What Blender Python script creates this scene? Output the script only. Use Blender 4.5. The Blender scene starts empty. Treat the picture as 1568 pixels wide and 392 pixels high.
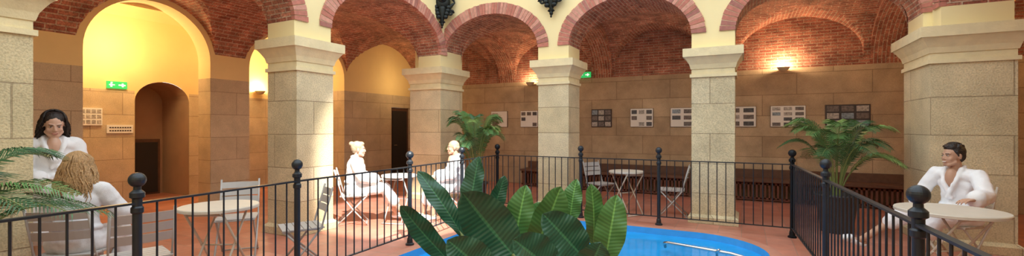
import bpy, math, random
from mathutils import Vector, Matrix, Euler
random.seed(7)
V=Vector
scene=bpy.context.scene
try:
    scene.view_settings.view_transform='Standard'
except Exception: pass

# ---------------------------------------------------------------- materials
def newmat(name):
    m=bpy.data.materials.new(name); m.use_nodes=True
    nt=m.node_tree; b=nt.nodes['Principled BSDF']
    return m,nt,b
def mat(name,col,rough=.6,metal=0,var=.12,nscale=8,bump=.0,bscale=60,sheen=0):
    m,nt,b=newmat(name); N=nt.nodes; L=nt.links
    tc=N.new('ShaderNodeTexCoord')
    no=N.new('ShaderNodeTexNoise'); no.inputs['Scale'].default_value=nscale; no.inputs['Detail'].default_value=4
    L.new(tc.outputs['Object'],no.inputs['Vector'])
    r=N.new('ShaderNodeMapRange'); r.inputs['To Min'].default_value=1-var*1.6; r.inputs['To Max'].default_value=1+var*1.6
    L.new(no.outputs['Fac'],r.inputs['Value'])
    mx=N.new('ShaderNodeVectorMath'); mx.operation='SCALE'; mx.inputs[0].default_value=col[:3]
    L.new(r.outputs['Result'],mx.inputs['Scale']); L.new(mx.outputs[0],b.inputs['Base Color'])
    b.inputs['Roughness'].default_value=rough; b.inputs['Metallic'].default_value=metal
    if bump:
        n2=N.new('ShaderNodeTexNoise'); n2.inputs['Scale'].default_value=bscale; n2.inputs['Detail'].default_value=3
        L.new(tc.outputs['Object'],n2.inputs['Vector'])
        bp=N.new('ShaderNodeBump'); bp.inputs['Strength'].default_value=bump; bp.inputs['Distance'].default_value=.01
        L.new(n2.outputs['Fac'],bp.inputs['Height']); L.new(bp.outputs['Normal'],b.inputs['Normal'])
    return m
def brickmat(name,c1,c2,mortar,bw,bh,ms,mode='xz',var=.2,rough=.85,bump=.4,offset=.5,nscale=2.2,pit=0.0,pscale=45):
    m,nt,b=newmat(name); N=nt.nodes; L=nt.links
    tc=N.new('ShaderNodeTexCoord')
    if mode=='uv': vec=tc.outputs['UV']
    elif mode=='xy': vec=tc.outputs['Object']
    else:
        sp=N.new('ShaderNodeSeparateXYZ'); L.new(tc.outputs['Object'],sp.inputs[0])
        ad=N.new('ShaderNodeMath'); ad.operation='ADD'; L.new(sp.outputs[0],ad.inputs[0]); L.new(sp.outputs[1],ad.inputs[1])
        cb=N.new('ShaderNodeCombineXYZ'); L.new(ad.outputs[0],cb.inputs[0]); L.new(sp.outputs[2],cb.inputs[1]); vec=cb.outputs[0]
    br=N.new('ShaderNodeTexBrick'); L.new(vec,br.inputs['Vector'])
    br.offset=offset
    for k,v in (('Color1',(*c1,1)),('Color2',(*c2,1)),('Mortar',(*mortar,1)),('Scale',1.0),('Mortar Size',ms),('Mortar Smooth',.3),('Bias',0.0),('Brick Width',bw),('Row Height',bh)):
        br.inputs[k].default_value=v
    no=N.new('ShaderNodeTexNoise'); no.inputs['Scale'].default_value=nscale; no.inputs['Detail'].default_value=6; no.inputs['Roughness'].default_value=.65
    L.new(tc.outputs['Object'],no.inputs['Vector'])
    r=N.new('ShaderNodeMapRange'); r.inputs['From Min'].default_value=.3; r.inputs['From Max'].default_value=.7
    r.inputs['To Min'].default_value=1-var; r.inputs['To Max'].default_value=1+var
    L.new(no.outputs['Fac'],r.inputs['Value'])
    mx=N.new('ShaderNodeVectorMath'); mx.operation='SCALE'
    L.new(br.outputs['Color'],mx.inputs[0]); L.new(r.outputs['Result'],mx.inputs['Scale'])
    last=mx.outputs[0]
    n2=N.new('ShaderNodeTexNoise'); n2.inputs['Scale'].default_value=pscale; n2.inputs['Detail'].default_value=4
    L.new(tc.outputs['Object'],n2.inputs['Vector'])
    if pit:
        r2=N.new('ShaderNodeMapRange'); r2.inputs['From Min'].default_value=.35; r2.inputs['From Max'].default_value=.58
        r2.inputs['To Min'].default_value=1-pit; r2.inputs['To Max'].default_value=1.05
        L.new(n2.outputs['Fac'],r2.inputs['Value'])
        m2=N.new('ShaderNodeVectorMath'); m2.operation='SCALE'; L.new(last,m2.inputs[0]); L.new(r2.outputs['Result'],m2.inputs['Scale']); last=m2.outputs[0]
    L.new(last,b.inputs['Base Color'])
    b.inputs['Roughness'].default_value=rough
    ml=N.new('ShaderNodeMath'); ml.operation='MULTIPLY'; ml.inputs[1].default_value=-1.5
    L.new(br.outputs['Fac'],ml.inputs[0])
    a2=N.new('ShaderNodeMath'); a2.operation='ADD'; L.new(ml.outputs[0],a2.inputs[0]); L.new(n2.outputs['Fac'],a2.inputs[1])
    bp=N.new('ShaderNodeBump'); bp.inputs['Strength'].default_value=bump; bp.inputs['Distance'].default_value=.01
    L.new(a2.outputs[0],bp.inputs['Height']); L.new(bp.outputs['Normal'],b.inputs['Normal'])
    return m
def emis(name,col,s):
    m,nt,b=newmat(name); b.inputs['Base Color'].default_value=(*col,1)
    b.inputs['Emission Color'].default_value=(*col,1); b.inputs['Emission Strength'].default_value=s
    return m

M_stone=brickmat('cream_limestone',(.61,.51,.31),(.71,.61,.40),(.42,.33,.20),1.5,.47,.007,var=.18,bump=.7,pit=.20,pscale=60)
M_cap=mat('capital_limestone',(.78,.67,.41),.85,var=.1,bump=.4,bscale=50)
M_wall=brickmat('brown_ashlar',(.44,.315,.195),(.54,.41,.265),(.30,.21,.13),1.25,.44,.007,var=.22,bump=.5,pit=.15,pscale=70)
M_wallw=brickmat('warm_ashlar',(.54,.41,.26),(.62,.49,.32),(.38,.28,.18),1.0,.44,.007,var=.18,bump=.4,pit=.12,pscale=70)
M_plaster=mat('yellow_plaster',(.86,.73,.40),.85,var=.06,nscale=1.5,bump=.1,bscale=30)
M_plin=mat('ochre_plaster',(.86,.65,.31),.85,var=.08,nscale=1.5,bump=.1,bscale=30)
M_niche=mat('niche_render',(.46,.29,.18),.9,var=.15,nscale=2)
M_brick=brickmat('vault_brick',(.34,.10,.06),(.53,.21,.13),(.56,.38,.27),.23,.062,.010,mode='uv',var=.5,bump=1.0,nscale=4,pit=.4)
M_brickwall=brickmat('lunette_brick',(.33,.10,.065),(.50,.20,.13),(.52,.36,.26),.23,.062,.010,mode='xz',var=.5,bump=1.0,nscale=4,pit=.4)
M_v1=mat('brick_a',(.48,.18,.13),.85,var=.25,nscale=20,bump=.5)
M_v2=mat('brick_b',(.58,.28,.21),.85,var=.25,nscale=20,bump=.5)
M_v3=mat('brick_c',(.37,.15,.12),.85,var=.25,nscale=20,bump=.5)
M_mort=mat('lime_mortar',(.68,.52,.36),.9,var=.1)
M_floor=brickmat('terracotta_tiles',(.48,.18,.12),(.58,.25,.18),(.36,.22,.17),.30,.30,.005,mode='xy',var=.18,rough=.4,bump=.15,offset=0.0)
M_iron=mat('dark_painted_iron',(.028,.034,.042),.38,.4,var=.15)
M_black=mat('black_cast_iron',(.012,.016,.016),.4,.5,var=.3,nscale=20)
M_cream=mat('cream_painted_metal',(.60,.54,.45),.45,var=.05)
M_greym=mat('grey_painted_metal',(.44,.42,.40),.45,var=.05)
M_wood=mat('dark_bench_wood',(.13,.06,.035),.5,var=.3,nscale=12)
M_slat=mat('bench_slats',(.16,.055,.033),.6,var=.3,nscale=12)
M_dark=mat('dark_door',(.02,.018,.018),.5,var=.1)
M_robe=mat('white_terry',(.86,.86,.88),.95,var=.03,nscale=10,bump=.25,bscale=160)
M_robeg=mat('pale_striped_robe',(.68,.67,.69),.95,var=.10,nscale=25,bump=.25,bscale=160)
M_chrome=mat('brushed_steel',(.6,.6,.6),.25,1,var=.05)
M_pot=mat('dark_plant_pot',(.05,.045,.045),.5,var=.2)
M_soil=mat('soil',(.05,.03,.02),.95,var=.4,nscale=40)

# ---------------------------------------------------------------- mesh builder
class MB:
    def __init__(s): s.v=[];s.f=[];s.m=[];s.uv=[]
    def add(s,vs,fs,mat=0,uvs=None):
        o=len(s.v); s.v+= [tuple(x) for x in vs]
        for i,f in enumerate(fs):
            s.f.append([o+k for k in f]); s.m.append(mat); s.uv.append(uvs[i] if uvs else None)
    def box(s,x0,x1,y0,y1,z0,z1,mat=0): s.fr(x0,x1,y0,y1,z0,0,z1,0,mat)
    def fr(s,x0,x1,y0,y1,z0,e0,z1,e1,mat=0):
        vs=[(x0-e0,y0-e0,z0),(x1+e0,y0-e0,z0),(x1+e0,y1+e0,z0),(x0-e0,y1+e0,z0),
            (x0-e1,y0-e1,z1),(x1+e1,y0-e1,z1),(x1+e1,y1+e1,z1),(x0-e1,y1+e1,z1)]
        s.add(vs,[(0,3,2,1),(4,5,6,7),(0,1,5,4),(1,2,6,5),(2,3,7,6),(3,0,4,7)],mat)
    def obox(s,c,ax,ay,az,mat=0):
        c=V(c);ax=V(ax);ay=V(ay);az=V(az)
        vs=[c+ax*i+ay*j+az*k for k in(-1,1) for (i,j) in((-1,-1),(1,-1),(1,1),(-1,1))]
        s.add(vs,[(0,3,2,1),(4,5,6,7),(0,1,5,4),(1,2,6,5),(2,3,7,6),(3,0,4,7)],mat)
    def loft(s,rings,mat=0,cap=True):
        n=len(rings[0]); vs=[p for r in rings for p in r]; fs=[]
        for i in range(len(rings)-1):
            for j in range(n):
                k=(j+1)%n; fs.append((i*n+j,i*n+k,(i+1)*n+k,(i+1)*n+j))
        if cap: fs.append(tuple(range(n-1,-1,-1))); fs.append(tuple((len(rings)-1)*n+j for j in range(n)))
        s.add(vs,fs,mat)
    def tube(s,pts,r,n=8,mat=0):
        pts=[V(p) for p in pts]; rings=[]
        up=V((0,0,1))
        for i,p in enumerate(pts):
            d=(pts[min(i+1,len(pts)-1)]-pts[max(i-1,0)]).normalized()
            if abs(d.dot(up))>.95: up2=V((1,0,0))
            else: up2=up
            a=d.cross(up2).normalized(); b=d.cross(a).normalized()
            rr=r[i] if isinstance(r,(list,tuple)) else r
            if i and rings:
                if a.dot(pa)<0: a=-a;b=-b
            pa=a
            rings.append([p+(a*math.cos(t)+b*math.sin(t))*rr for t in [2*math.pi*k/n for k in range(n)]])
        s.loft(rings,mat)
    def lathe(s,prof,c=(0,0,0),n=20,mat=0):
        rings=[[(c[0]+r*math.cos(t),c[1]+r*math.sin(t),c[2]+z) for t in [2*math.pi*k/n for k in range(n)]] for r,z in prof]
        s.loft(rings,mat)
    def rcone(s,a,b,ra,rb,n=14,mat=0):
        a=V(a);b=V(b); d=b-a
        if d.length<1e-6: d=V((0,0,1e-4))
        dn=d.normalized(); up=V((0,0,1)) if abs(dn.z)<.9 else V((1,0,0))
        x=dn.cross(up).normalized(); y=dn.cross(x).normalized()
        rings=[]
        for k in range(5):
            t=-math.pi/2+ (k+.15)/5*math.pi/2
            rings.append((a+dn*ra*math.sin(t),ra*math.cos(t)))
        rings.append((a,ra)); rings.append((b,rb))
        for k in range(5):
            t=(k+.85)/5*math.pi/2
            rings.append((b+dn*rb*math.sin(t),rb*math.cos(t)))
        s.loft([[c+(x*math.cos(q)+y*math.sin(q))*r for q in [2*math.pi*j/n for j in range(n)]] for c,r in rings],mat)
    def ell(s,c,r,R=None,n=18,m=12,mat=0):
        c=V(c); rings=[]
        for i in range(m):
            t=-math.pi/2+(i+.3)/(m-.4)*math.pi
            ring=[]
            for j in range(n):
                q=2*math.pi*j/n
                p=V((r[0]*math.cos(t)*math.cos(q),r[1]*math.cos(t)*math.sin(q),r[2]*math.sin(t)))
                if R: p=R@p
                ring.append(c+p)
            rings.append(ring)
        s.loft(rings,mat)
    def obj(s,name,mats,parent=None,smooth=False,loc=(0,0,0),rz=0):
        me=bpy.data.meshes.new(name); me.from_pydata(s.v,[],s.f); 
        for m in mats: me.materials.append(m)
        me.polygons.foreach_set('material_index',s.m)
        if smooth: me.polygons.foreach_set('use_smooth',[True]*len(s.f))
        if any(u is not None for u in s.uv):
            l=me.uv_layers.new(name='UVMap')
            for p,u in zip(me.polygons,s.uv):
                if u:
                    for li,c in zip(p.loop_indices,u): l.data[li].uv=c
        me.update()
        o=bpy.data.objects.new(name,me); scene.collection.objects.link(o)
        o.location=loc; o.rotation_euler=(0,0,rz)
        if parent: o.parent=parent
        return o
def empty(name,loc=(0,0,0),rz=0):
    o=bpy.data.objects.new(name,None); o.empty_display_size=.1; scene.collection.objects.link(o); o.location=loc; o.rotation_euler=(0,0,rz); return o

# ---------------------------------------------------------------- pillars
CAPB,CAPT,SPR,RISE,TOP=2.30,2.75,3.0,.75,5.0
def pillar(x0,x1,y0,y1,name='stone_pillar'):
    m=MB()
    m.fr(x0,x1,y0,y1,0,.05,.10,.05); m.fr(x0,x1,y0,y1,.10,.05,.14,.0)
    m.fr(x0,x1,y0,y1,.14,0,CAPB,0)
    m.fr(x0,x1,y0,y1,CAPB,.025,CAPB+.05,.025,1)
    m.fr(x0,x1,y0,y1,CAPB+.05,.0,CAPB+.13,.0,1)
    m.fr(x0,x1,y0,y1,CAPB+.13,.012,CAPB+.20,.03,1)
    m.fr(x0,x1,y0,y1,CAPB+.20,.03,CAPB+.27,.07,1)
    m.fr(x0,x1,y0,y1,CAPB+.27,.07,CAPB+.32,.105,1)
    m.fr(x0,x1,y0,y1,CAPB+.32,.12,CAPT,.12,1)
    return m.obj(name,[M_stone,M_cap])
P1=(-.07,.55,-7.04,-6.42);P2=(-.07,.55,-3.83,-3.21);P3=(-.3,.5,-.45,.35);P4=(2.62,3.22,-.3,.3);P5=(5.29,5.91,-.31,.31);P6=(8.1,8.88,-.6,.45)
P7=(8.2,8.85,-4.3,-3.6)
for p in (P1,P2,P3,P4,P5,P6,P7): pillar(*p)

# ---------------------------------------------------------------- arcades
def arcade(name,mapf,piers,t0,t1,spring,rise,top,mats,base=CAPT,ring=True,ringside=0,stilt=None):
    m=MB(); R=MB(); N=28
    def q(pts,mt=0,uv=None): m.add([mapf(*p) for p in pts],[(0,1,2,3)],mt,[uv] if uv else None)
    for (a,b) in piers:
        if b-a<.01: continue
        vs=[mapf(*p) for p in [(a,t0,base),(b,t0,base),(b,t1,base),(a,t1,base),(a,t0,top),(b,t0,top),(b,t1,top),(a,t1,top)]]
        m.add(vs,[(0,3,2,1),(4,5,6,7),(0,1,5,4),(1,2,6,5),(2,3,7,6),(3,0,4,7)],0)
    for i in range(len(piers)-1):
        a=piers[i][1]; b=piers[i+1][0]; c=(a+b)/2; hw=(b-a)/2
        P=[(c-hw*math.cos(math.pi*k/N),spring+rise*math.sin(math.pi*k/N)) for k in range(N+1)]
        al=0
        for k in range(N):
            (s0,z0),(s1,z1)=P[k],P[k+1]
            q([(s0,t0,z0),(s1,t0,z1),(s1,t0,top),(s0,t0,top)])
            q([(s0,t1,z0),(s0,t1,top),(s1,t1,top),(s1,t1,z1)])
            dl=math.hypot(s1-s0,z1-z0)
            q([(s0,t0,z0),(s0,t1,z0),(s1,t1,z1),(s1,t0,z1)],1,[(t0,al),(t1,al),(t1,al+dl),(t0,al+dl)]); al+=dl
        if ring:
            tf=t0 if ringside==0 else t1; sg=-1 if ringside==0 else 1
            M=200; Q=[(c-hw*math.cos(math.pi*k/M),spring+rise*math.sin(math.pi*k/M),-math.cos(math.pi*k/M)/hw,math.sin(math.pi*k/M)/rise) for k in range(M+1)]
            L=[0]
            for k in range(M): L.append(L[-1]+math.hypot(Q[k+1][0]-Q[k][0],Q[k+1][1]-Q[k][1]))
            nb=int(L[-1]/.062)
            def at(d):
                k=0
                while k<M-1 and L[k+1]<d: k+=1
                f=(d-L[k])/max(L[k+1]-L[k],1e-9)
                r=[Q[k][j]*(1-f)+Q[k+1][j]*f for j in range(4)]
                n=math.hypot(r[2],r[3]); return r[0],r[1],r[2]/n,r[3]/n
            th=.21
            for kk in range(nb):
                d0=L[-1]*(kk+.09)/nb; d1=L[-1]*(kk+.91)/nb
                x0,z0,nx0,nz0=at(d0); x1,z1,nx1,nz1=at(d1)
                e=random.uniform(.018,.028)
                tt=th+random.uniform(-.008,.008)
                mats_i=random.choice([0,0,1,1,2])
                front=[(x0-nx0*.006,z0-nz0*.006),(x1-nx1*.006,z1-nz1*.006),(x1+nx1*tt,z1+nz1*tt),(x0+nx0*tt,z0+nz0*tt)]
                vs=[mapf(p[0],tf+sg*e,p[1]) for p in front]+[mapf(p[0],tf-sg*.05,p[1]) for p in front]
                R.add(vs,[(0,1,2,3),(7,6,5,4),(0,4,5,1),(1,5,6,2),(2,6,7,3),(3,7,4,0)],mats_i)
            for kk in range(40):
                x0,z0,nx0,nz0=at(L[-1]*kk/40); x1,z1,nx1,nz1=at(L[-1]*(kk+1)/40)
                fr=[(x0,z0),(x1,z1),(x1+nx1*th,z1+nz1*th),(x0+nx0*th,z0+nz0*th)]
                R.add([mapf(p[0],tf+sg*.012,p[1]) for p in fr],[(0,1,2,3)],3)
    o=m.obj(name,mats)
    if ring: R.obj('trim_'+name.replace('wall_','')+'_brick_voussoirs',[M_v1,M_v2,M_v3,M_mort])
    return o
idm=lambda s,t,z:(s,t,z)
swp=lambda s,t,z:(t,s,z)
arcade('wall_back_arcade',idm,[(-.28,.49),(2.62,3.22),(5.29,5.91),(8.11,8.87)],-.3,.3,SPR,RISE,TOP,[M_plaster,M_brick])
arcade('wall_left_arcade',swp,[(-9.6,-9.4),(-7.04,-6.42),(-3.83,-3.21),(-.45,.34)],-.07,.5,SPR,RISE+.1,TOP,[M_plaster,M_brick],ringside=1)
arcade('wall_right_arcade',swp,[(-9.6,-7.4),(-4.3,-3.6),(-.6,.44)],8.2,8.85,SPR,RISE+.1,TOP,[M_plaster,M_brick],ringside=0)

# ---------------------------------------------------------------- outer walls
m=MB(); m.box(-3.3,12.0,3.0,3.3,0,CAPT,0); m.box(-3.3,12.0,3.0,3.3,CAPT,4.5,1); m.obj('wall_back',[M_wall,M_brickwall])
m=MB(); m.box(11.5,11.8,-9.6,3,0,2.4,0); m.box(11.5,11.8,-9.6,3,2.4,4.5,1); m.obj('wall_right',[M_wallw,M_plin])
m=MB(); m.box(-5.2,11.8,-9.9,-9.6,0,TOP,0); m.obj('wall_front',[M_plaster])
pr=[(-9.6,-4.86),(-3.0,-2.24),(.23,1.95),(2.75,3.0)]
m=MB()
for a,b in pr: m.box(-3.4,-3.0,a,b,0,2.45,0)
m.box(-3.4,-3.0,1.95,2.75,2.10,2.45,0)
m.obj('wall_left_piers',[M_wallw])
arcade('wall_left',swp,[(-9.6,-4.86),(-3.0,-2.24),(.23,3.0)],-3.4,-3.0,2.75,.93,4.5,[M_plin,M_plin],base=2.45,ring=False)
m=MB()
NV=(-3.40,-2.40)
m.box(-5.2,-4.9,-9.6,NV[0],0,2.25,0); m.box(-5.2,-4.9,NV[1],3.0,0,2.25,0)
m.box(-5.2,-4.9,-9.6,NV[0],2.25,4.5,1); m.box(-5.2,-4.9,NV[1],3.0,2.25,4.5,1)
N=16; c=(NV[0]+NV[1])/2; hw=(NV[1]-NV[0])/2; sp=2.05; ri=.42
for k in range(N):
    y0=c-hw*math.cos(math.pi*k/N); y1=c-hw*math.cos(math.pi*(k+1)/N); z0=sp+ri*math.sin(math.pi*k/N); z1=sp+ri*math.sin(math.pi*(k+1)/N)
    m.add([(-4.9,y0,z0),(-4.9,y1,z1),(-4.9,y1,4.5),(-4.9,y0,4.5)],[(0,1,2,3)],1)
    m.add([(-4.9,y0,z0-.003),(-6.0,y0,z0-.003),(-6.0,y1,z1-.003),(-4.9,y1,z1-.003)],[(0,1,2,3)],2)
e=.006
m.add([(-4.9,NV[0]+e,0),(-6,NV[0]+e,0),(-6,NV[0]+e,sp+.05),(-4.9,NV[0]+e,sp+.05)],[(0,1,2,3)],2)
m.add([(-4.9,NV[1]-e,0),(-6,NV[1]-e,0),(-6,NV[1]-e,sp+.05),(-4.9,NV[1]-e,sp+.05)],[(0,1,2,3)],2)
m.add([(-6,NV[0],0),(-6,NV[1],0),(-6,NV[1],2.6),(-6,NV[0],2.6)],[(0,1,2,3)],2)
m.box(-4.89,-3.41,2.0,2.3,0,4.5,1)
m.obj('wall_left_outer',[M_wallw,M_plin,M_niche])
m=MB(); m.box(-5.98,-5.9,NV[0]+.05,NV[1]-.1,0,1.25,0); m.box(-5.9,-5.88,NV[0]+.1,NV[1]-.15,.05,1.18,1); m.box(-5.88,-5.84,NV[0]+.15,NV[0]+.18,.6,.7,1)
m.obj('door_1',[M_wood,M_dark])
m=MB(); m.box(-3.12,-3.06,1.96,2.74,0,2.09,0); m.box(-3.06,-3.04,2.04,2.66,.02,2.0,1); m.rcone((-3.02,2.1,1.0),(-3.02,2.2,1.0),.012,.012,8,2)
m.obj('door_2',[M_wood,M_dark,M_chrome])

# ---------------------------------------------------------------- vaults
def barrel(x,c,h,z0=CAPT,r=1.1):
    t=(x-c)/h
    return z0+r*math.sqrt(max(0,1-t*t)) if abs(t)<1 else z0
baysA=[(.5,2.62),(3.22,5.29),(5.91,8.1)]
baysL=[(-9.4,-7.04),(-6.42,-3.83),(-3.21,-.45)]
baysO=[(-4.95,-2.91),(-2.33,.32)]
def bay(x,bs,spr,rise):
    for a,b in bs:
        if a<x<b:
            c=(a+b)/2;h=(b-a)/2; return spr+rise*math.sqrt(max(0,1-((x-c)/h)**2))
    return 0
def zf(u,v):
    A=barrel(v,1.65,1.36) if v>.29 else 0
    Lz=barrel(u,-1.535,1.48,r=1.13) if u<-.06 else 0
    Rz=barrel(u,10.18,1.34) if u>8.84 else 0
    c=[(A,0),(Lz,1),(Rz,1)]
    if v>.29 and u>-.06 and u<8.84: c.append((bay(u,baysA,SPR,RISE+.04),1))
    if u<-.06:
        if u>-1.535: c.append((bay(v,baysL,SPR,RISE+.12),0))
        else: c.append((bay(v,baysO,2.78,1.0),0))
    if u>8.84: c.append((bay(v,[(-7.4,-4.3),(-3.6,-.6)],SPR,RISE+.14),0))
    return max(c)
def vault(name,us,vs,mats):
    m=MB(); G=[[zf(u,v) for v in vs] for u in us]
    for i in range(len(us)-1):
        for j in range(len(vs)-1):
            um=(us[i]+us[i+1])/2; vm=(vs[j]+vs[j+1])/2
            code=zf(um,vm)[1]
            z=[G[i][j][0],G[i+1][j][0],G[i+1][j+1][0],G[i][j+1][0]]
            pts=[(us[i],vs[j],z[0]),(us[i+1],vs[j],z[1]),(us[i+1],vs[j+1],z[2]),(us[i],vs[j+1],z[3])]
            uv=[]
            for p in pts:
                if code==0:
                    c=1.65 if p[1]>.2 else round(p[1]/3)*3
                    if p[1]<.2:
                        bs=[(a+b)/2 for a,b in (baysL if um>-1.535 else baysO) if a-.1<vm<b+.1]; c=bs[0] if bs else vm
                    uv.append((p[0],math.atan2(p[2]-CAPT+.2,p[1]-c)*1.3))
                else:
                    if p[0]<-.06: cu=-1.535
                    elif p[0]>8.84: cu=10.18
                    else:
                        cu=[(a+b)/2 for a,b in baysA if a-.1<um<b+.1]; cu=cu[0] if cu else um
                    uv.append((p[1],math.atan2(p[2]-SPR+.4,p[0]-cu)*1.15))
            m.add(pts,[(3,2,1,0)],0,[[uv[3],uv[2],uv[1],uv[0]]])
    return m.obj(name,mats,smooth=False)
def edgy(a,b,n):
    return [(a+b)/2-(b-a)/2*math.cos(math.pi*i/n) for i in range(n+1)]
vA=edgy(.3,3.0,34)
usA=[-.059]+edgy(.5,2.62,26)+edgy(3.22,5.29,26)+edgy(5.91,8.1,26)+[8.5,8.839]
vault('ceiling_back_gallery',usA,vA,[M_brick])
uL=edgy(-3.0,-.07,30)
vv=set(round(x,4) for x in edgy(-9.4,-7.04,10)+edgy(-6.42,-3.83,22)+edgy(-3.21,-.45,22)+edgy(-4.95,-2.91,18)+edgy(-2.33,.3,22)+[-9.6])
vL=sorted(vv)+vA[1:]
vault('ceiling_left_gallery',uL,vL,[M_brick])
uR=edgy(8.85,11.5,20)
vR=[-9.6]+edgy(-7.4,-4.3,16)+edgy(-3.6,-.6,16)+[0.]+vA
vault('ceiling_right_gallery',uR,vR,[M_plin])
m=MB(); K=20
for k in range(K):
    x0=-4.15-.76*math.cos(math.pi*k/K); x1=-4.15-.76*math.cos(math.pi*(k+1)/K)
    z0=3.62+.6*math.sin(math.pi*k/K); z1=3.62+.6*math.sin(math.pi*(k+1)/K)
    m.add([(x0,-9.6,z0),(x0,3,z0),(x1,3,z1),(x1,-9.6,z1)],[(0,1,2,3)])
m.obj('ceiling_left_outer',[M_plin],smooth=True)
def rib(name,mapf,c,w,a,b,drop,half=False):
    m=MB();K=24; mid=(a+b)/2; h=(b-a)/2; al=0
    for k in range(K//2 if half else 0,K):
        def P(i,d): 
            t=math.pi*i/K; return (mid-h*math.cos(t), CAPT+ (1.1-d)*math.sin(t))
        y0,z0=P(k,drop);y1,z1=P(k+1,drop); Y0,Z0=P(k,-.05);Y1,Z1=P(k+1,-.05); dl=math.hypot(y1-y0,z1-z0)
        m.add([mapf(c-w,y0,z0),mapf(c+w,y0,z0),mapf(c+w,y1,z1),mapf(c-w,y1,z1)],[(0,1,2,3)],0,[[(al,-w),(al,w),(al+dl,w),(al+dl,-w)]])
        for s in(-w,w): m.add([mapf(c+s,y0,z0),mapf(c+s,y1,z1),mapf(c+s,Y1,Z1),mapf(c+s,Y0,Z0)],[(0,1,2,3)],0,[[(al,0),(al+dl,0),(al+dl,.15),(al,.15)]])
        al+=dl
    m.obj(name,[M_brick])
for i,c in enumerate((.2,2.92,5.6,8.45)): rib('trim_vault_rib_%d'%(i+1),idm,c,.24,.3,3.0,.13)
m=MB(); m.box(-5.2,11.8,.3,3.3,4.5,4.6); m.box(-5.2,-.07,-9.6,.3,4.5,4.6); m.box(8.85,11.8,-9.6,.3,4.5,4.6); m.obj('ceiling_light_block_slab',[M_plaster])  # unseen slab added above the vaults to stop sky light leaking at their edges

# ---------------------------------------------------------------- floor + pool
import bmesh
def rrect(x0,x1,y0,y1,r,n=10):
    o=[]
    for cx,cy,a0 in ((x1-r,y1-r,0),(x0+r,y1-r,90),(x0+r,y0+r,180),(x1-r,y0+r,270)):
        for k in range(n+1):
            a=math.radians(a0+90*k/n); o.append((cx+r*math.cos(a),cy+r*math.sin(a)))
    return o
pool=rrect(2.50,6.30,-5.3,-1.15,.9)
bm=bmesh.new()
outer=[bm.verts.new(p+(0,)) for p in [(-6,-9.6),(11.6,-9.6),(11.6,3.1),(-6,3.1)]]
inn=[bm.verts.new(p+(0,)) for p in pool]
ed=[]
for ring in (outer,inn):
    for i in range(len(ring)): ed.append(bm.edges.new((ring[i],ring[(i+1)%len(ring)])))
bmesh.ops.triangle_fill(bm,use_beauty=True,edges=ed)
bmesh.ops.recalc_face_normals(bm,faces=bm.faces)
for f in bm.faces:
    if f.normal.z<0: f.normal_flip()
me=bpy.data.meshes.new('floor'); bm.to_mesh(me); me.materials.append(M_floor)
fo=bpy.data.objects.new('floor',me); scene.collection.objects.link(fo)
M_tile=mat('pool_tile',(.06,.38,.78),.3,var=.1)
mw,nt,b=newmat('pool_water'); b.inputs['Roughness'].default_value=.08
tc=nt.nodes.new('ShaderNodeTexCoord'); no=nt.nodes.new('ShaderNodeTexNoise'); no.inputs['Scale'].default_value=3.5; nt.links.new(tc.outputs['Object'],no.inputs['Vector'])
bp=nt.nodes.new('ShaderNodeBump'); bp.inputs['Strength'].default_value=.15; bp.inputs['Distance'].default_value=.05; nt.links.new(no.outputs['Fac'],bp.inputs['Height']); nt.links.new(bp.outputs['Normal'],b.inputs['Normal'])
cr=nt.nodes.new('ShaderNodeMapRange'); cr.inputs['To Min'].default_value=.75; cr.inputs['To Max'].default_value=1.25; nt.links.new(no.outputs['Fac'],cr.inputs['Value'])
sc=nt.nodes.new('ShaderNodeVectorMath'); sc.operation='SCALE'; sc.inputs[0].default_value=(.015,.36,.90); nt.links.new(cr.outputs[0],sc.inputs['Scale']); nt.links.new(sc.outputs[0],b.inputs['Base Color'])
m=MB(); n=len(pool)
m.add([p+(.03,) for p in pool]+[p+(-.4,) for p in pool],[(n+i,n+(i+1)%n,(i+1)%n,i) for i in range(n)],0)
m.add([p+(-.06,) for p in pool],[tuple(range(n))],1)
po=rrect(2.36,6.44,-5.44,-1.01,1.03)
m.add([p+(.03,) for p in pool]+[p+(.03,) for p in po]+[p+(-.01,) for p in po],
  [(i,(i+1)%n,n+(i+1)%n,n+i) for i in range(n)]+[(n+i,n+(i+1)%n,2*n+(i+1)%n,2*n+i) for i in range(n)],2)
M_cop=mat('terracotta_coping',(.52,.24,.17),.5,var=.15)
m.obj('swimming_pool',[M_tile,mw,M_cop])
m=MB(); m.tube([(5.15,-2.05,.0),(5.15,-2.1,.06),(5.2,-2.15,.08),(5.9,-2.25,.06),(6.05,-2.25,.03),(6.2,-2.2,.02)],.02,8); m.tube([(5.75,-2.1,-.05),(5.75,-2.24,.06),(5.78,-2.3,.1)],.014,8)
m.obj('pool_handrail',[M_chrome],smooth=True)

# ---------------------------------------------------------------- railings
def railing(pts_posts,name='pool_railing'):
    m=MB()
    ball=[(.050*math.sin(a),1.155-.050*math.cos(a)) for a in [math.radians(25+ k*155/11) for k in range(12)]]
    for (x,y) in pts_posts:
        m.lathe([(.055,0),(.055,.02),(.038,.03),(.034,.08),(.027,.1),(.027,.93),(.036,.94),(.036,.97),(.028,.98),(.028,1.03),(.042,1.04),(.042,1.07),(.022,1.09)]+ball,(x,y,0),26)
    for i in range(len(pts_posts)-1):
        a=V((*pts_posts[i],0)); b=V((*pts_posts[i+1],0)); d=b-a; L=d.length; dn=d.normalized(); pn=V((-dn.y,dn.x,0)); mid=(a+b)/2
        m.obox(mid+V((0,0,1.0)),dn*L/2,pn*.02,V((0,0,.007)))
        m.obox(mid+V((0,0,.13)),dn*L/2,pn*.015,V((0,0,.006)))
        nb=max(2,round(L/.118))
        for k in range(1,nb):
            p=a+d*k/nb; m.tube([p+V((0,0,.13)),p+V((0,0,1.0))],.0075,6)
    return m.obj(name,[M_iron],smooth=False)
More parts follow.
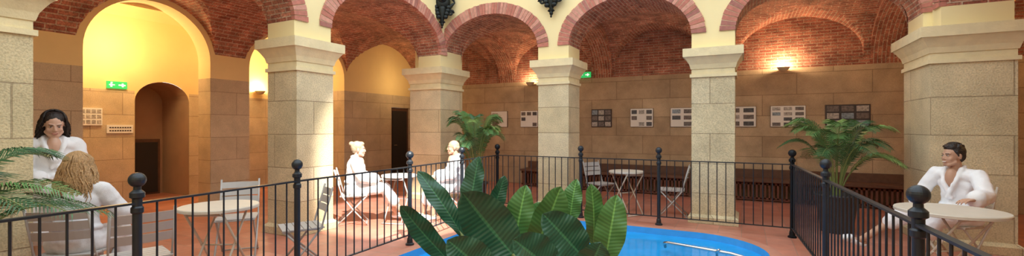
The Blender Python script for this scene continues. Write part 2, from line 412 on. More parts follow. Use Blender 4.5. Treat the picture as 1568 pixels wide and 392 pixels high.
LX=[(2.0,-.75),(2.12,-2.1),(2.22,-3.45),(2.30,-5.15),(2.45,-6.47),(2.55,-7.9)]
railing(LX)
railing([(2.0,-.75),(3.6,-.75),(4.86,-.75),(6.62,-.75)])
railing([(6.62,-.75),(6.73,-2.78),(6.84,-4.95),(6.95,-7.1)])

# ---------------------------------------------------------------- furniture
def chair(x,y,face,mt=None,name='folding_chair'):
    rz=math.atan2(-face[0],face[1]); e=empty(name,(x,y,0),rz); mt=mt or M_greym
    m=MB()
    for s in(-1,1):
        m.tube([(s*.2,-.27,.87),(s*.2,-.20,.62),(s*.2,-.16,.46),(s*.2,.0,.25),(s*.2,.22,.0)],.011,8)
        m.tube([(s*.185,.2,.45),(s*.185,.0,.24),(s*.185,-.25,.0)],.011,8)
        m.tube([(s*.19,-.17,.445),(s*.19,.21,.445)],.009,8)
    for y,z in((.2,.02),(-.22,.02),(.2,.44)): m.tube([(-.2,y,z),(.2,y,z)],.009,8)
    m.obj('frame',[mt],e,True)
    m=MB()
    for k in range(6):
        yy=-.16+k*.068; m.obox((0,yy,.457),(.205,0,0),(0,.030,0),(0,0,.006))
    m.obj('seat',[mt],e)
    m=MB()
    for k in range(3):
        z=.63+k*.085; yy=-.20-(z-.62)*.28
        pts=[]
        for i in range(9):
            t=-1+i/4; pts.append((t*.2,yy-.03*(1-t*t)-.0,z))
        for i in range(8):
            a=V(pts[i]);b=V(pts[i+1]); c=(a+b)/2; d=(b-a)/2; nrm=V((0,0,1)).cross(d).normalized()
            m.obox(c,d*1.02,nrm*.004,V((0,-.01,.036)))
    m.obj('backrest',[mt],e)
    return e
def table(x,y,r,rz=0,mt=None,name='round_bistro_table'):
    e=empty(name,(x,y,0),rz); mt=mt or M_cream
    m=MB(); m.lathe([(r*.96,.715),(r,.72),(r,.742),(r*.985,.75),(r*.2,.751)],n=48); m.obj('table_top',[mt],e)
    m=MB()
    for s in(-1,1):
        m.tube([(s*.17,-.24,.715),(s*.17,.26,.01)],.011,8); m.tube([(s*.145,.24,.715),(s*.145,-.26,.01)],.011,8)
    for y,z in((.26,.012),(-.26,.012),(-.22,.69),(.22,.69)): m.tube([(-.18,y,z),(.18,y,z)],.010,8)
    m.tube([(-.18,.0,.365),(.18,.0,.365)],.008,8)
    m.obj('legs',[mt],e,True)
    return e
table(1.5,-5.4,.34,.5)
chair(.72,-4.75,(.75,-.6)); chair(1.85,-4.75,(-.45,-.8)); chair(1.62,-6.12,(-.8,.2))
table(1.10,-2.38,.28,.3,M_greym)
chair(.58,-2.84,(.72,.7)); chair(1.74,-1.70,(-.72,-.7))
table(4.2,-.05,.30,.9); chair(4.95,.1,(-1,-.1)); chair(3.62,.35,(.9,-.5))
table(7.72,-2.45,.40,.6); chair(8.1,-1.38,(-.75,-.66),M_cream)
chair(.99,-6.28,(-.7,.7),M_greym)

m=MB(); m.box(.9,9.0,2.42,2.98,.40,.45,0); m.box(.9,9.0,2.9,2.98,.45,.62,0)
m.box(.9,9.0,2.50,2.54,.03,.08,1); m.box(.9,9.0,2.50,2.54,.34,.40,1)
k=.92
while k<8.95:
    m.box(k,k+.035,2.5,2.53,.05,.38,1); k+=.075
for kk in (1,3,5,7,8.9): m.box(kk-.03,kk+.03,2.46,2.9,0,.4,0)
m.obj('wooden_wall_bench',[M_wood,M_slat])

M_white=mat('board_white',(.85,.83,.78),.6,var=.03); M_blk=mat('board_black',(.05,.04,.04),.5,var=.2)
M_ph=[mat('photo_print_%d'%i,c,.4,var=.7,nscale=30) for i,c in enumerate([(.16,.13,.12),(.42,.39,.36),(.08,.08,.09),(.24,.30,.36)])]
def board(u,w,z0,z1,nx,ny,dark):
    m=MB(); y=2.965
    m.box(u-w/2,u+w/2,y,2.999,z0,z1,1 if dark else 0)
    m.box(u-w/2-.008,u+w/2+.008,y+.01,2.999,z0-.008,z1+.008,2)
    cw=w/nx; ch=(z1-z0)/ny
    for i in range(nx):
        for j in range(ny):
            a=.14 if not dark else .09
            if not dark and random.random()<.15: continue
            m.box(u-w/2+cw*(i+a),u-w/2+cw*(i+1-a),y-.006,y,z0+ch*(j+a),z0+ch*(j+1-a*1.6),2+random.choice([1,2,3,4]) if not dark else random.choice([3,4,4,6]))
    m.obj('photo_display_board',[M_white,M_blk,M_wood]+M_ph)
for u,w,nx,ny,d in ((-.02,.5,2,2,0),(.90,.5,3,3,0),(2.88,.5,3,3,1),(3.86,.52,3,3,0),(4.77,.5,2,3,0),(5.98,.55,2,3,0),(6.84,.62,3,4,0),(7.85,.72,3,3,1)):
    board(u,w,1.53,1.96,nx,ny,d)
M_green=emis('exit_green',(.02,.42,.10),1.0); M_signw=emis('exit_white',(.8,.9,.8),.8)
def exitsign(name,mapf):
    m=MB()
    def bx(a,b,t0,t1,z0,z1,mt):
        p=mapf(a,t0,z0);q=mapf(b,t1,z1); m.box(min(p[0],q[0]),max(p[0],q[0]),min(p[1],q[1]),max(p[1],q[1]),z0,z1,mt)
    bx(-.16,.16,0,.04,-.07,.07,0); bx(.02,.13,-.004,0,-.012,.012,1); bx(.07,.10,-.004,0,-.035,.035,1)
    bx(-.11,-.08,-.004,0,-.04,.03,1); bx(-.13,-.04,-.004,0,-.01,.01,1); bx(-.105,-.075,-.004,0,.035,.055,1)
    return m.obj(name,[M_green,M_signw])
o=exitsign('exit_sign',lambda s,t,z:(-t,s,z)); o.location=(-4.86,-3.70,2.34)
o=exitsign('exit_sign',lambda s,t,z:(s,t,z)); o.location=(2.45,2.95,2.84)
m=MB(); m.box(-4.899,-4.87,-3.86,-3.44,1.40,1.56,0)
for i in range(2):
    for k in range(9): m.box(-4.87,-4.866,-3.82+k*.04,-3.80+k*.04+.008,1.435+i*.06,1.46+i*.06,1)
m.obj('wall_notice_sign',[M_white,M_blk])
m=MB(); m.box(-4.899,-4.86,-4.28,-3.93,1.55,1.88,0)
for i in range(3):
    for k in range(4): m.box(-4.86,-4.855,-4.25+k*.08,-4.19+k*.08,1.58+i*.1,1.65+i*.1,1)
m.obj('framed_wall_notice',[M_white,M_ph[1]])

def ornament(x,y,z,rz):
    m=MB()
    m.ell((0,0,.55),(.17,.10,.22)); m.ell((0,-.05,.62),(.11,.10,.13)); m.ell((0,-.13,.58),(.035,.04,.05))
    for s in(-1,1):
        m.ell((s*.05,-.13,.66),(.025,.02,.018)); m.ell((s*.10,-.06,.70),(.04,.04,.05))
        pts=[(s*(.10+.13*math.sin(t*1.5)+.03*math.cos(5*t)),-.04,.85-.26*t+.03*math.sin(5*t)) for t in [i/12*3 for i in range(13)]]
        m.tube(pts,[.035+.02*math.sin(i) for i in range(13)],8)
        for cz,rr in((.84,.10),(.30,.07)):
            sp=[(s*(.17+rr*(1-i/16)*math.cos(i*.7)),-.06,cz+rr*(1-i/16)*math.sin(i*.7)) for i in range(15)]
            m.tube(sp,.022,6)
        for k in range(4):
            m.ell((s*(.13-.02*k),-.07,.42-.07*k),(.05,.03,.045))
    m.rcone((0,-.03,.38),(0,-.03,.10),.09,.03); m.ell((0,-.03,.06),(.035,.035,.045)); m.ell((0,-.04,.0),(.018,.018,.03))
    m.rcone((-.24,-.02,.93),(.24,-.02,.93),.035,.035); m.box(-.26,.26,-.12,.06,.96,1.02)
    for k in range(7): m.ell((-.18+.06*k,-.09,.92),(.025,.03,.03))
    o=m.obj('cast_iron_wall_ornament',[M_black],smooth=True,loc=(x,y,z),rz=rz); o.scale=(1,1,.95)
ornament(.56,-.48,3.55,math.radians(35)); ornament(2.92,-.36,3.53,0); ornament(5.6,-.37,3.66,0)

def lamp(kind,name,loc,energy,col,size=.1,rot=None,**k):
    d=bpy.data.lights.new(name,kind); d.energy=energy; d.color=col
    if kind=='AREA': d.size=size
    else: d.shadow_soft_size=size
    for a,b in k.items(): setattr(d,a,b)
    o=bpy.data.objects.new(name,d); scene.collection.objects.link(o); o.location=loc
    if rot: o.rotation_euler=rot
    return o
WARM=(1,.70,.40)
M_bowl=mat('sconce_plaster',(.55,.42,.28),.8,var=.05)
M_bulb=emis('sconce_lamp_glow',(1,.75,.45),4)
def sconce(x,y,z,en,col=WARM):
    e=empty('wall_uplight_sconce',(x,y,z))
    m=MB(); m.lathe([(.02,-.08),(.05,-.075),(.09,-.04),(.115,0),(.12,.01),(.105,.01),(.08,-.03),(.03,-.06)],n=20); m.obj('bowl',[M_bowl],e,True)
    m=MB(); m.ell((0,0,-.03),(.03,.03,.02)); m.obj('bulb',[M_bulb],e,True)
    lamp('POINT','lamp_glow_sconce',(x,y,z+.03),en,col,.05)
sconce(1.0,2.82,2.70,20); sconce(6.75,2.82,2.74,50); sconce(-4.76,-.84,2.42,35); sconce(-4.76,-4.9,2.42,30)
sconce(11.35,-.4,2.4,60)
CW=(1,.72,.36)
lamp('POINT','lamp_left_room',(-4.1,-3.9,3.1),75,CW,.25)
lamp('POINT','lamp_left_room_b',(-4.1,-1.0,3.1),50,CW,.25)
lamp('POINT','lamp_left_corner',(-2.2,1.9,2.8),20,CW,.2)
lamp('POINT','lamp_left_gallery',(-1.6,-4.9,2.9),9,CW,.2)
for x in (1.5,4.25,7.0): lamp('POINT','lamp_back_gallery',(x,1.5,2.4),7,(1,.78,.55),.3)

# ---------------------------------------------------------------- plants
M_lf1=mat('palm_leaf_a',(.04,.12,.04),.45,var=.4,nscale=12); M_lf2=mat('palm_leaf_b',(.09,.21,.06),.45,var=.4,nscale=12)
M_lf3=mat('palm_leaf_c',(.20,.33,.09),.45,var=.3,nscale=12)
M_stem=mat('palm_stem',(.20,.26,.08),.5)
def palm(x,y,h,R,pot_r=.22,pot_h=.45,nf=16,seed=1,lw=.016,lf=.42,az0=0,span=2.399):
    random.seed(seed); e=empty('potted_areca_palm',(x,y,0))
    m=MB(); m.lathe([(pot_r*.7,0),(pot_r*.75,.02),(pot_r,pot_h-.04),(pot_r*1.08,pot_h-.03),(pot_r*1.08,pot_h),(pot_r*.95,pot_h),(pot_r*.93,pot_h-.05),(.01,pot_h-.05)],n=28); m.obj('pot',[M_pot],e,True)
    m=MB()
    for i in range(nf):
        az=az0+i*span+random.uniform(-.2,.2); lift=random.uniform(.15,1); 
        rr=R*(.55+.5*(1-lift*.7))*random.uniform(.85,1.1); top=h*(.62+.38*lift); b0=V((.05*math.cos(az),.05*math.sin(az),pot_h-.05))
        P=[]
        n=26
        for k in range(n+1):
            t=k/n; hr=rr*(t**1.5); 
            z=b0.z+(top-b0.z)*(1-(1-t)**2.0*1.0) ; z-= (1-lift*.6)*.35*h*.5*max(0,t-.55)**1.6*3
            P.append(V((b0.x+hr*math.cos(az),b0.y+hr*math.sin(az),z)))
        m.tube(P,[.011*(1-.8*k/n) for k in range(n+1)],5,mat=3)
        mi=random.choice([0,0,1,1,2]); 
        for k in range(8,n+1):
            for half in (0,.5):
                if k==n and half: continue
                p=P[k] if not half else (P[k]+P[min(k+1,n)])/2
                d=(P[min(k+1,n)]-P[k-1]).normalized(); side=d.cross(V((0,0,1))).normalized()
                tt=(k+half-8)/(n-8); Lf=R*lf*math.sin(math.pi*(.18+.72*tt))+.03
                for s in(-1,1):
                    dr=(side*s*.85+d*.65+V((0,0,.25))).normalized()*Lf*random.uniform(.85,1.1)
                    q1=p+dr*.5; q2=p+dr+V((0,0,-.35*Lf)); w=d*lw*.5; w2=w*1.2
                    m.add([p-w*.6,p+w*.6,q1+w2,q1-w2,q2],[(0,1,2,3),(3,2,4)],mi)
    m.obj('fronds',[M_lf1,M_lf2,M_lf3,M_stem],e)
palm(1.38,-.5,1.90,.62,seed=3,nf=18)
palm(7.22,-.05,1.74,.74,pot_h=.55,pot_r=.26,seed=5,nf=22,lf=.34,lw=.012)
palm(1.60,-7.25,1.50,.82,pot_h=.4,seed=11,nf=20,lw=.010,lf=.33)

def leafmat(name,c1,c2,spec=.35):
    m,nt,b=newmat(name); N=nt.nodes;L=nt.links
    tc=N.new('ShaderNodeTexCoord'); sp=N.new('ShaderNodeSeparateXYZ'); L.new(tc.outputs['UV'],sp.inputs[0])
    ab=N.new('ShaderNodeMath');ab.operation='ABSOLUTE';L.new(sp.outputs[0],ab.inputs[0])
    mu=N.new('ShaderNodeMath');mu.operation='MULTIPLY_ADD';L.new(ab.outputs[0],mu.inputs[0]);mu.inputs[1].default_value=-.10;L.new(sp.outputs[1],mu.inputs[2])
    m2=N.new('ShaderNodeMath');m2.operation='MULTIPLY';m2.inputs[1].default_value=130;L.new(mu.outputs[0],m2.inputs[0])
    sn=N.new('ShaderNodeMath');sn.operation='SINE';L.new(m2.outputs[0],sn.inputs[0])
    mr=N.new('ShaderNodeMapRange');mr.inputs['From Min'].default_value=-1;L.new(sn.outputs[0],mr.inputs['Value'])
    no=N.new('ShaderNodeTexNoise');no.inputs['Scale'].default_value=6;L.new(tc.outputs['Object'],no.inputs['Vector'])
    av=N.new('ShaderNodeMath');av.operation='MULTIPLY';L.new(mr.outputs[0],av.inputs[0]);L.new(no.outputs['Fac'],av.inputs[1])
    mx=N.new('ShaderNodeMix');mx.data_type='RGBA';mx.inputs[6].default_value=(*c1,1);mx.inputs[7].default_value=(*c2,1);L.new(av.outputs[0],mx.inputs[0])
    lt=N.new('ShaderNodeMath');lt.operation='LESS_THAN';lt.inputs[1].default_value=.06;L.new(ab.outputs[0],lt.inputs[0])
    mm=N.new('ShaderNodeMix');mm.data_type='RGBA';L.new(lt.outputs[0],mm.inputs[0]);L.new(mx.outputs[2],mm.inputs[6]);mm.inputs[7].default_value=(c2[0]*1.6,c2[1]*1.5,c2[2]*1.4,1)
    L.new(mm.outputs[2],b.inputs['Base Color']); b.inputs['Roughness'].default_value=spec
    bp=N.new('ShaderNodeBump');bp.inputs['Strength'].default_value=.25;bp.inputs['Distance'].default_value=.004;L.new(mr.outputs[0],bp.inputs['Height']);L.new(bp.outputs['Normal'],b.inputs['Normal'])
    return m
ML_d=leafmat('banana_leaf_dark',(.02,.09,.055),(.035,.14,.075),.3); ML_l=leafmat('banana_leaf_light',(.06,.18,.05),(.11,.28,.08),.32)
def bigleaf(m,base,tip,w,bow,face,mi,fold=.22,droop=0):
    base=V(base);tip=V(tip); ax=(tip-base); L=ax.length; an=ax.normalized(); f=V(face).normalized(); f=(f-an*f.dot(an)).normalized(); sd=an.cross(f)
    n=26; K=[-1,-.66,-.33,-.05,0,.05,.33,.66,1]; vs=[];fs=[];uvs=[]
    for i in range(n+1):
        t=i/n; ww=w*max(.004,(1-abs(2*t*.98-.98)**2.4))**.66*(.62+.38*min(1,t/.45))
        if i==n: ww=.002
        c=base+ax*t+f*bow*math.sin(math.pi*t*.9)+V((0,0,-droop*t**3))
        for s in K:
            wav=.008*math.sin(t*20+s*2+mi)*abs(s)
            vs.append(c+sd*s*ww-f*(-fold*abs(s)*ww-wav)*1.0-an*abs(s)*ww*.18)
    nk=len(K)
    for i in range(n):
        for j in range(nk-1):
            fs.append((i*nk+j,i*nk+j+1,(i+1)*nk+j+1,(i+1)*nk+j)); uvs.append([(K[j],i/n),(K[j+1],i/n),(K[j+1],(i+1)/n),(K[j],(i+1)/n)])
    m.add(vs,fs,mi,uvs)
pl=empty('potted_bird_of_paradise_plant',(5.06,-6.02,0),math.radians(27.3))
m=MB(); m.lathe([(.18,0),(.19,.02),(.25,.42),(.27,.43),(.27,.47),(.23,.47),(.22,.42),(.01,.42)],n=32); m.obj('pot',[M_pot],pl,True)
m=MB(); m.lathe([(.225,.41),(.01,.425)],n=24); m.obj('soil',[M_soil],pl)
def px(x,y,d=0):   # plant-local metres: x right, d depth, z height
    k=313.; return V(((x-800)/k*(1+d/2.2), d, 1.5-(y-195)/k*(1+d/2.2)))
leaves=[
 ((700,405),(620,314),.0,-.15,.055,-.03,0,(.3,-1,.5)),
 ((716,362),(646,262),.1,.15,.055,.03,0,(.6,-1,.2)),
 ((722,335),(740,238),.15,.2,.065,.0,0,(-.5,-1,.1)),
 ((800,400),(714,294),-.05,-.12,.12,-.05,0,(-.1,-1,.5)),
 ((752,350),(780,268),.2,.25,.045,.0,0,(.3,-1,.1)),
 ((790,395),(812,282),.05,.08,.075,.02,1,(-.2,-1,.2)),
 ((818,392),(864,284),.02,.05,.088,.02,1,(.3,-1,.1)),
 ((905,400),(836,326),-.12,-.15,.10,.0,0,(.1,-1,.6)),
 ((878,350),(890,273),.2,.22,.056,.02,1,(-.5,-1,.1)),
 ((914,380),(910,280),.1,.1,.060,.02,1,(.4,-1,.1)),
 ((930,410),(950,297),-.02,.02,.074,.02,1,(-.2,-1,.2)),
 ((860,420),(790,365),-.2,-.3,.10,.0,0,(-.2,-1,.9)),
 ((760,425),(690,366),-.15,-.2,.09,.0,0,(-.3,-1,.8)),
 ((900,425),(925,370),-.2,-.22,.08,.0,0,(.3,-1,.7)),
 ((800,380),(838,308),.15,.2,.075,.02,1,(.2,-1,.2)),
]
random.seed(4)
m=MB(); st=MB()
for (b0,t0,db,dt,w,bow,mi,fc) in leaves:
    B=px(*b0,db); T=px(*t0,dt); bigleaf(m,B,T,w,bow,fc,mi)
    root=V((random.uniform(-.06,.06),random.uniform(-.06,.06),.4)); mid=(root+B)/2+V((B.x*.12,B.y*.1,0))
    dirn=(T-B).normalized(); st.tube([root,mid,B-dirn*.03,B+dirn*.05],[.016,.013,.010,.008],8)
m.obj('leaves',[ML_d,ML_l],pl,True); st.obj('stems',[M_stem],pl,True)

# ---------------------------------------------------------------- people
tex=bpy.data.textures.new('cloth_folds','CLOUDS'); tex.noise_scale=.10; tex.noise_depth=1
def remesh(o,vox,smooth=3,disp=0):
    r=o.modifiers.new('Remesh','REMESH'); r.mode='VOXEL'; r.voxel_size=vox; r.use_smooth_shade=True
    s=o.modifiers.new('Smooth','SMOOTH'); s.iterations=smooth; s.factor=.6
    if disp:
        d=o.modifiers.new('Folds','DISPLACE'); d.texture=tex; d.strength=disp; d.mid_level=.4
def hand(m,w,f,pn,side,curl=18,sc=1.0):
    w=V(w);f=V(f).normalized();pn=V(pn);pn=(pn-f*pn.dot(f)).normalized(); X=f.cross(pn)*side
    for i,off in enumerate((.031,.0105,-.0105,-.031)):
        b=w+f*(.088 if i<3 else .080)*sc+X*off*sc
        m.rcone(w+X*off*.45+f*.005,b,.017,.0115,10)
        Lf=(.070,.078,.072,.056)[i]*sc; d=f.copy()+X*off*1.5; d.normalize(); p=b
        for k,fr in enumerate((.45,.32,.23)):
            ang=math.radians(curl*(.6+.5*k)); d=(d*math.cos(ang)+pn*math.sin(ang)).normalized()
            q=p+d*Lf*fr*1.1; m.rcone(p,q,.0088-.0008*k,.0082-.0008*k,8); p=q
    a=w+X*.022+f*.02; b=w+X*.050+f*.052+pn*.01; c=w+X*.062+f*.085+pn*.018; d=w+X*.062+f*.108+pn*.026
    m.rcone(a,b,.015,.012,8); m.rcone(b,c,.0105,.0095,8); m.rcone(c,d,.0092,.008,8)
SK=mat('skin_light',(.64,.40,.29),.5,var=.06,nscale=6); SKt=mat('skin_tan',(.52,.30,.20),.5,var=.06,nscale=6)
M_lip=mat('lips',(.42,.15,.12),.4); M_eye=mat('eye_white',(.62,.58,.55),.2); M_iris=mat('iris_dark',(.03,.02,.015),.2)
M_teeth=mat('teeth',(.8,.78,.72),.3)
def seated(lean=0.0):
    return dict(pel=(0,-.02,.53),neck=(0,.02+lean,1.03),head=(0,.05+lean,1.165),hr=(0,0),
        sh=((-.17,.0+lean,.965),(.17,.0+lean,.965)),el=((-.23,.10,.74),(.23,.10,.74)),wr=((-.13,.33,.70),(.13,.33,.70)),
        hf=((.2,1,-.1),(-.2,1,-.1)),hn=((0,0,-1),(0,0,-1)),
        hip=((-.09,0,.53),(.09,0,.53)),kn=((-.11,.44,.53),(.11,.44,.53)),an=((-.11,.46,.10),(.11,.46,.10)),toe=((-.12,.62,.04),(.12,.62,.04)),seat=True)
def person(name,x,y,face,P,skin,hairmat,style,robe,female=True,smile=False):
    rz=math.atan2(-face[0],face[1]); e=empty(name,(x,y,0),rz)
    B=MB(); nk=V(P['neck']); hd=V(P['head']); pel=V(P['pel']); sw=1 if not female else .92
    Rh=(Euler((0,0,P['hr'][1])).to_matrix()@Euler((P['hr'][0],0,0)).to_matrix())
    H=lambda *p: hd+Rh@V(p)
    ch=pel.lerp(nk,.68)
    ax=(nk-pel).normalized(); Rt=V((0,0,1)).rotation_difference(ax).to_matrix()
    B.ell(pel+V((0,0,.03)),(.15,.10,.12),Rt); B.ell(pel.lerp(nk,.4),(.12,.09,.17),Rt); B.ell(ch,(.13*sw,.09,.16),Rt)
    B.rcone(nk+V((0,-.02,-.03)),H(0,-.02,-.07),.056*sw,.050*sw)
    if female: B.ell(ch+Rt@V((0,.052,.08)),(.055,.068,.10),Rt)
    else: B.ell(ch+Rt@V((0,.055,.07)),(.062,.074,.12),Rt)
    for s in (0,1):
        B.rcone(nk-V((0,0,.05)),V(P['sh'][s])-V((0,0,.01)),.035,.035); B.rcone(P['sh'][s],P['el'][s],.040,.034); B.rcone(P['el'][s],P['wr'][s],.036,.024)
        sd=-1 if s==0 else 1
        hand(B,P['wr'][s],P['hf'][s],P['hn'][s],sd)
        B.rcone(P['hip'][s],P['kn'][s],.085,.056); B.rcone(P['kn'][s],P['an'][s],.056,.036)
        k=V(P['kn'][s]);a=V(P['an'][s]); cf=k.lerp(a,.3); B.ell(cf+V((0,-.012,0)),(.05,.055,.10))
        t=V(P['toe'][s]); B.rcone(a+V((0,-.03,-.04)),t,.036,.028); 
    B.ell(H(0,-.012,.03),(.076,.094,.088),Rh); B.ell(H(0,.028,-.03),(.061,.062,.084),Rh); B.ell(H(0,.055,-.092),(.032,.030,.024),Rh)
    for s in(-1,1):
        B.ell(H(s*.078,-.008,-.008),(.010,.019,.031),Rh,10,8)
        B.rcone(H(s*.012,.081,.019),H(s*.043,.070,.021),.009,.008,8)
        B.ell(H(s*.038,.058,-.035),(.023,.022,.022),Rh,10,8)
        B.rcone(H(s*.05,.02,-.07),H(s*.02,.06,-.1),.022,.02,8)
        B.ell(H(s*.011,.093,-.038),(.007,.008,.006),Rh,8,6)
    B.rcone(H(0,.085,.006),H(0,.099,-.032),.008,.010,8)
    B.rcone(H(-.014,.084,-.066),H(.014,.084,-.066),.010,.010,8)
    o=B.obj('body',[skin],e,True); remesh(o,.0058,2)
    F=MB()
    for s in(-1,1):
        F.ell(H(s*.030,.0785,.0),(.0125,.008,.006),Rh,10,8,mat=0); F.ell(H(s*.030,.0835,.0),(.0062,.005,.0058),Rh,8,6,mat=1)
        F.rcone(H(s*.016,.089,.020),H(s*.044,.077,.023),.0035,.003,6,mat=3)
        F.rcone(H(s*.020,.0845,.0055),H(s*.040,.080,.0055),.0022,.002,6,mat=1)
    F.rcone(H(-.018,.087,-.063),H(.018,.087,-.063),.0050,.0050,8,mat=2); F.rcone(H(-.013,.0885,-.071),H(.013,.0885,-.071),.0055,.0055,8,mat=2)
    if smile: F.rcone(H(-.018,.0915,-.066),H(.018,.0915,-.066),.0040,.0040,8,mat=4)
    F.obj('face_features',[M_eye,M_iris,M_lip,hairmat,M_teeth],e,True)
    h=MB()
    h.ell(H(0,-.024,.046),(.084,.094,.084),Rh)
    if style=='short':
        h.ell(H(0,.015,.088),(.066,.062,.048),Rh); h.ell(H(0,-.06,.0),(.07,.05,.075),Rh)
        for s in(-1,1): h.rcone(H(s*.077,.02,.04),H(s*.079,.008,-.002),.012,.007,8)
        rs=random.Random(2)
        for i in range(70):
            a=rs.uniform(0,6.28); p=rs.uniform(0,1.15); q=(.08*math.sin(p)*math.sin(a),-.02-.09*math.sin(p)*math.cos(a),.055+.085*math.cos(p))
            if q[1]>.05 and q[2]<.08: continue
            h.rcone(H(*q),H(q[0]*1.08+.006,q[1]*1.05+.014,q[2]+.006),.011,.006,6)
    elif style=='bald':
        h=MB(); h.ell(H(0,-.055,.0),(.074,.055,.055),Rh)
        for s in(-1,1): h.ell(H(s*.070,-.02,.01),(.014,.04,.03),Rh)
    elif style=='bun':
        h.ell(H(0,-.06,.02),(.078,.06,.08),Rh); h.ell(H(0,-.105,.085),(.042,.042,.040),Rh); h.ell(H(0,.03,.082),(.06,.05,.04),Rh)
    elif style in('long','bob'):
        ln=-.28 if style=='long' else -.13; wd=.075 if style=='long' else .055
        h.ell(H(0,-.055,.0),(.084,.06,.10),Rh)
        h.rcone(H(0,-.06,0),H(0,-.085,ln),.07,.05)
        for s in(-1,1):
            h.rcone(H(s*.04,-.06,0),H(s*(.02+wd),-.075,ln),.05,.035); h.rcone(H(s*.078,-.02,0),H(s*(.03+wd),-.03,ln+.04),.028,.03)
    o=h.obj('hair',[hairmat],e,True); remesh(o,.007 if style!='short' else .005,2 if style!='short' else 1,.012 if style in('long','bun','bob') else 0)
    if style in('long','bob'):
        rs=random.Random(5); g=MB(); L0=.32 if style=='long' else .20; wide=.75 if style=='long' else .3
        for i in range(150):
            a=rs.uniform(-2.05,2.05); pts=[]; rr=rs.uniform(.96,1.07); ph=rs.uniform(0,6.28); Ls=L0*rs.uniform(.75,1.1)
            for k in range(8):
                p=.1+k/7*1.45; aa=a*(.35+.65*min(1,p/1.1))
                pts.append(H(.088*rr*math.sin(p)*math.sin(aa),-.022-.098*rr*math.sin(p)*math.cos(aa),.046+.09*rr*math.cos(p)))
            x0=.088*rr*math.sin(a); y0=-.022-.098*rr*math.cos(a)
            for k in range(1,8):
                t=k/7; wv=.012*math.sin(ph+t*9)
                pts.append(H(x0*(1+wide*math.sin(t*1.8)*.9)+wv,y0*(1-.0*t)-.012*t+wv*.6,.046-.01-Ls*t))
            g.tube(pts,[.0075]*11+[.006,.005,.004,.002],5)
        g.obj('hair_strands',[hairmat],e,True)
    r=MB(); off=V((0,-.012,0))
    r.ell(pel+V((0,0,.03)),(.185,.145,.15),Rt); r.ell(pel.lerp(nk,.28)+off,(.155,.125,.18),Rt); r.ell(pel.lerp(nk,.5)+off,(.160*sw,.123,.18),Rt); r.ell(ch+off-Rt@V((0,.012,.0)),(.180*sw,.12,.175),Rt)
    for s in(0,1):
        sd=-1 if s==0 else 1
        S=V(P['sh'][s]);E=V(P['el'][s]);W=V(P['wr'][s]); 
        r.rcone(nk+V((sd*.075,-.025,-.045)),S,.055,.066); r.rcone(nk+V((sd*.08,.02,-.07)),S+V((0,.01,-.02)),.05,.06)
        r.rcone(S,E,.068,.070); we=E.lerp(W,.80); r.rcone(E,we,.070,.070)
        r.rcone(we-(W-E).normalized()*.03,we,.078,.078)
        r.rcone(E+V((0,0,-.02)),we+V((0,0,-.025)),.062,.07)
        c=[nk+V((0,-.07,.015)),nk+V((sd*.055,-.045,.025)),nk+V((sd*.08,.03,-.005)),ch+Rt@V((sd*.060,.112,.05)),ch+Rt@V((sd*.018,.128,-.05)),ch+Rt@V((-sd*.02,.130,-.13))]
        for i in range(len(c)-1): r.rcone(c[i],c[i+1],.020,.020,10)
        hp=V(P['hip'][s]);kn=V(P['kn'][s]);an=V(P['an'][s])
        if P.get('seat'):
            r.rcone(hp,kn,.115,.085); r.rcone(kn,kn.lerp(an,P.get('hem',.55)),.085,.085)
            r.rcone(V((0,hp.y+.05,hp.z)),V(((P['kn'][0][0]+P['kn'][1][0])/2,kn.y*.85,kn.z-.0)),.105,.07)
        else:
            r.rcone(hp+V((0,0,.02)),V((hp.x*1.2,hp.y+.01,.48)),.14,.135); r.rcone(V((0,pel.y,pel.z)),V((0,pel.y,.47)),.14,.14)
    bz=pel.lerp(nk,.25)
    pts=[bz+off+Rt@V((.162*math.cos(t),.132*math.sin(t),0)) for t in [2*math.pi*i/20 for i in range(21)]]
    for i in range(20): r.rcone(pts[i],pts[i+1],.018,.018,8)
    r.rcone(bz+V((.02,.13,0)),bz+V((.05,.16,-.2)),.015,.014,8); r.rcone(bz+V((0,.13,0)),bz+V((-.03,.16,-.17)),.015,.014,8)
    o=r.obj('bathrobe',[robe],e,True); remesh(o,.010,3,.026)
    sl=MB()
    for s in(0,1):
        a=V(P['an'][s]);t=V(P['toe'][s]); sl.rcone(a+V((0,-.03,-.055)),t+V((0,0,-.012)),.036,.04); sl.ell(a.lerp(t,.72)+V((0,0,.0)),(.048,.06,.04))
    o=sl.obj('slippers',[M_robe],e,True); remesh(o,.009,2)
    return e
HR_dark=mat('hair_dark',(.018,.011,.008),.45,var=.4,nscale=60,bump=.8,bscale=90); HR_bl=mat('hair_blonde',(.42,.25,.11),.5,var=.4,nscale=50,bump=.8,bscale=90)
HR_gr=mat('hair_grey_blond',(.45,.34,.22),.5,var=.3,nscale=50,bump=.8,bscale=90)
S=dict(pel=(0,0,.92),neck=(0,.02,1.40),head=(0,.07,1.535),hr=(-.32,0),sh=((-.165,.01,1.335),(.165,.01,1.335)),
  el=((-.22,.02,1.06),(.22,.02,1.06)),wr=((-.10,.20,.98),(.10,.22,1.0)),hf=((.6,.7,-.2),(-.6,.7,-.2)),hn=((.3,-.3,-1),(-.3,-.3,-1)),
  hip=((-.09,0,.9),(.09,0,.9)),kn=((-.09,.02,.48),(.09,.02,.48)),an=((-.09,0,.09),(.09,0,.09)),toe=((-.11,.14,.04),(.11,.14,.04)))
person('standing_woman',-.08,-6.10,(1,-.2),S,SK,HR_dark,'bob',M_robe)
S=seated(.02); S['hr']=(-.1,-.25); S['head']=(0,.05,1.155); S['el']=((-.25,.10,.76),(.27,.10,.76)); S['wr']=((-.16,.33,.70),(.2,.33,.72))
person('seated_blonde_woman',.99,-6.28,(-.7,.7),S,SK,HR_bl,'long',M_robeg)
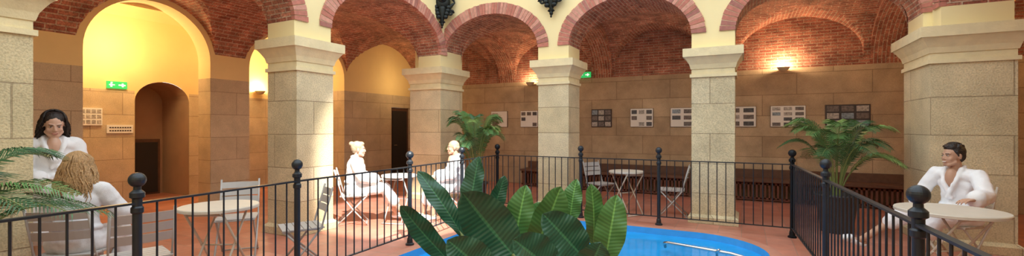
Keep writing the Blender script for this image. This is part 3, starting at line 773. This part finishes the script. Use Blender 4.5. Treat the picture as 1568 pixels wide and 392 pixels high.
S=seated(0); S['wr']=((-.10,.32,.68),(.12,.34,.70)); S['kn']=((-.10,.45,.53),(.09,.44,.56)); S['an']=((-.12,.62,.12),(.06,.70,.16)); S['toe']=((-.12,.77,.05),(.05,.86,.12))
person('seated_woman_with_bun',.60,-2.82,(.72,.7),S,SK,HR_gr,'bun',M_robe)
S=seated(.0); S['head']=(0,.05,1.175); S['an']=((-.12,.40,.10),(.12,.52,.10)); S['toe']=((-.12,.55,.04),(.12,.67,.04))
person('seated_older_man',1.74,-1.70,(-.72,-.7),S,SKt,HR_gr,'bald',M_robe,female=False)
S=seated(.04); S['neck']=(0,.05,1.06); S['head']=(0,.09,1.20); S['sh']=((-.19,.04,.995),(.19,.04,.995)); S['hr']=(0,-.30)
S['el']=((-.36,.22,.82),(.29,.10,.78)); S['wr']=((-.40,.46,.795),(.20,.33,.66)); S['hf']=((.15,1,-.05),(-.1,1,-.25)); S['kn']=((-.06,.44,.54),(.20,.42,.57)); S['an']=((.02,.56,.12),(.52,.70,.20)); S['toe']=((.03,.71,.05),(.62,.82,.22)); S['hem']=.35
person('seated_man',8.12,-1.38,(-.75,-.66),S,SKt,HR_dark,'short',M_robe,female=False,smile=True)

# ---------------------------------------------------------------- light
w=bpy.data.worlds.new('World'); scene.world=w; w.use_nodes=True
bg=w.node_tree.nodes['Background']; bg.inputs['Color'].default_value=(.87,.95,1,1); bg.inputs['Strength'].default_value=2.45
src=V((8.0,-8.5,11.5)); tgt=V((1.15,-2.25,.6)); d=tgt-src
o=lamp('SPOT','sun_shaft',src,32000,(1,.96,.88),.12,spot_size=math.radians(11.5),spot_blend=.15); o.rotation_euler=d.to_track_quat('-Z','Y').to_euler()

# ---------------------------------------------------------------- camera
cd=bpy.data.cameras.new('camera'); cd.sensor_width=36; cd.lens=15.84; cd.clip_start=.05
co=bpy.data.objects.new('camera',cd); scene.collection.objects.link(co); co.location=(6.04,-7.99,1.5); co.rotation_euler=(math.radians(90),0,math.radians(27.3))
scene.camera=co
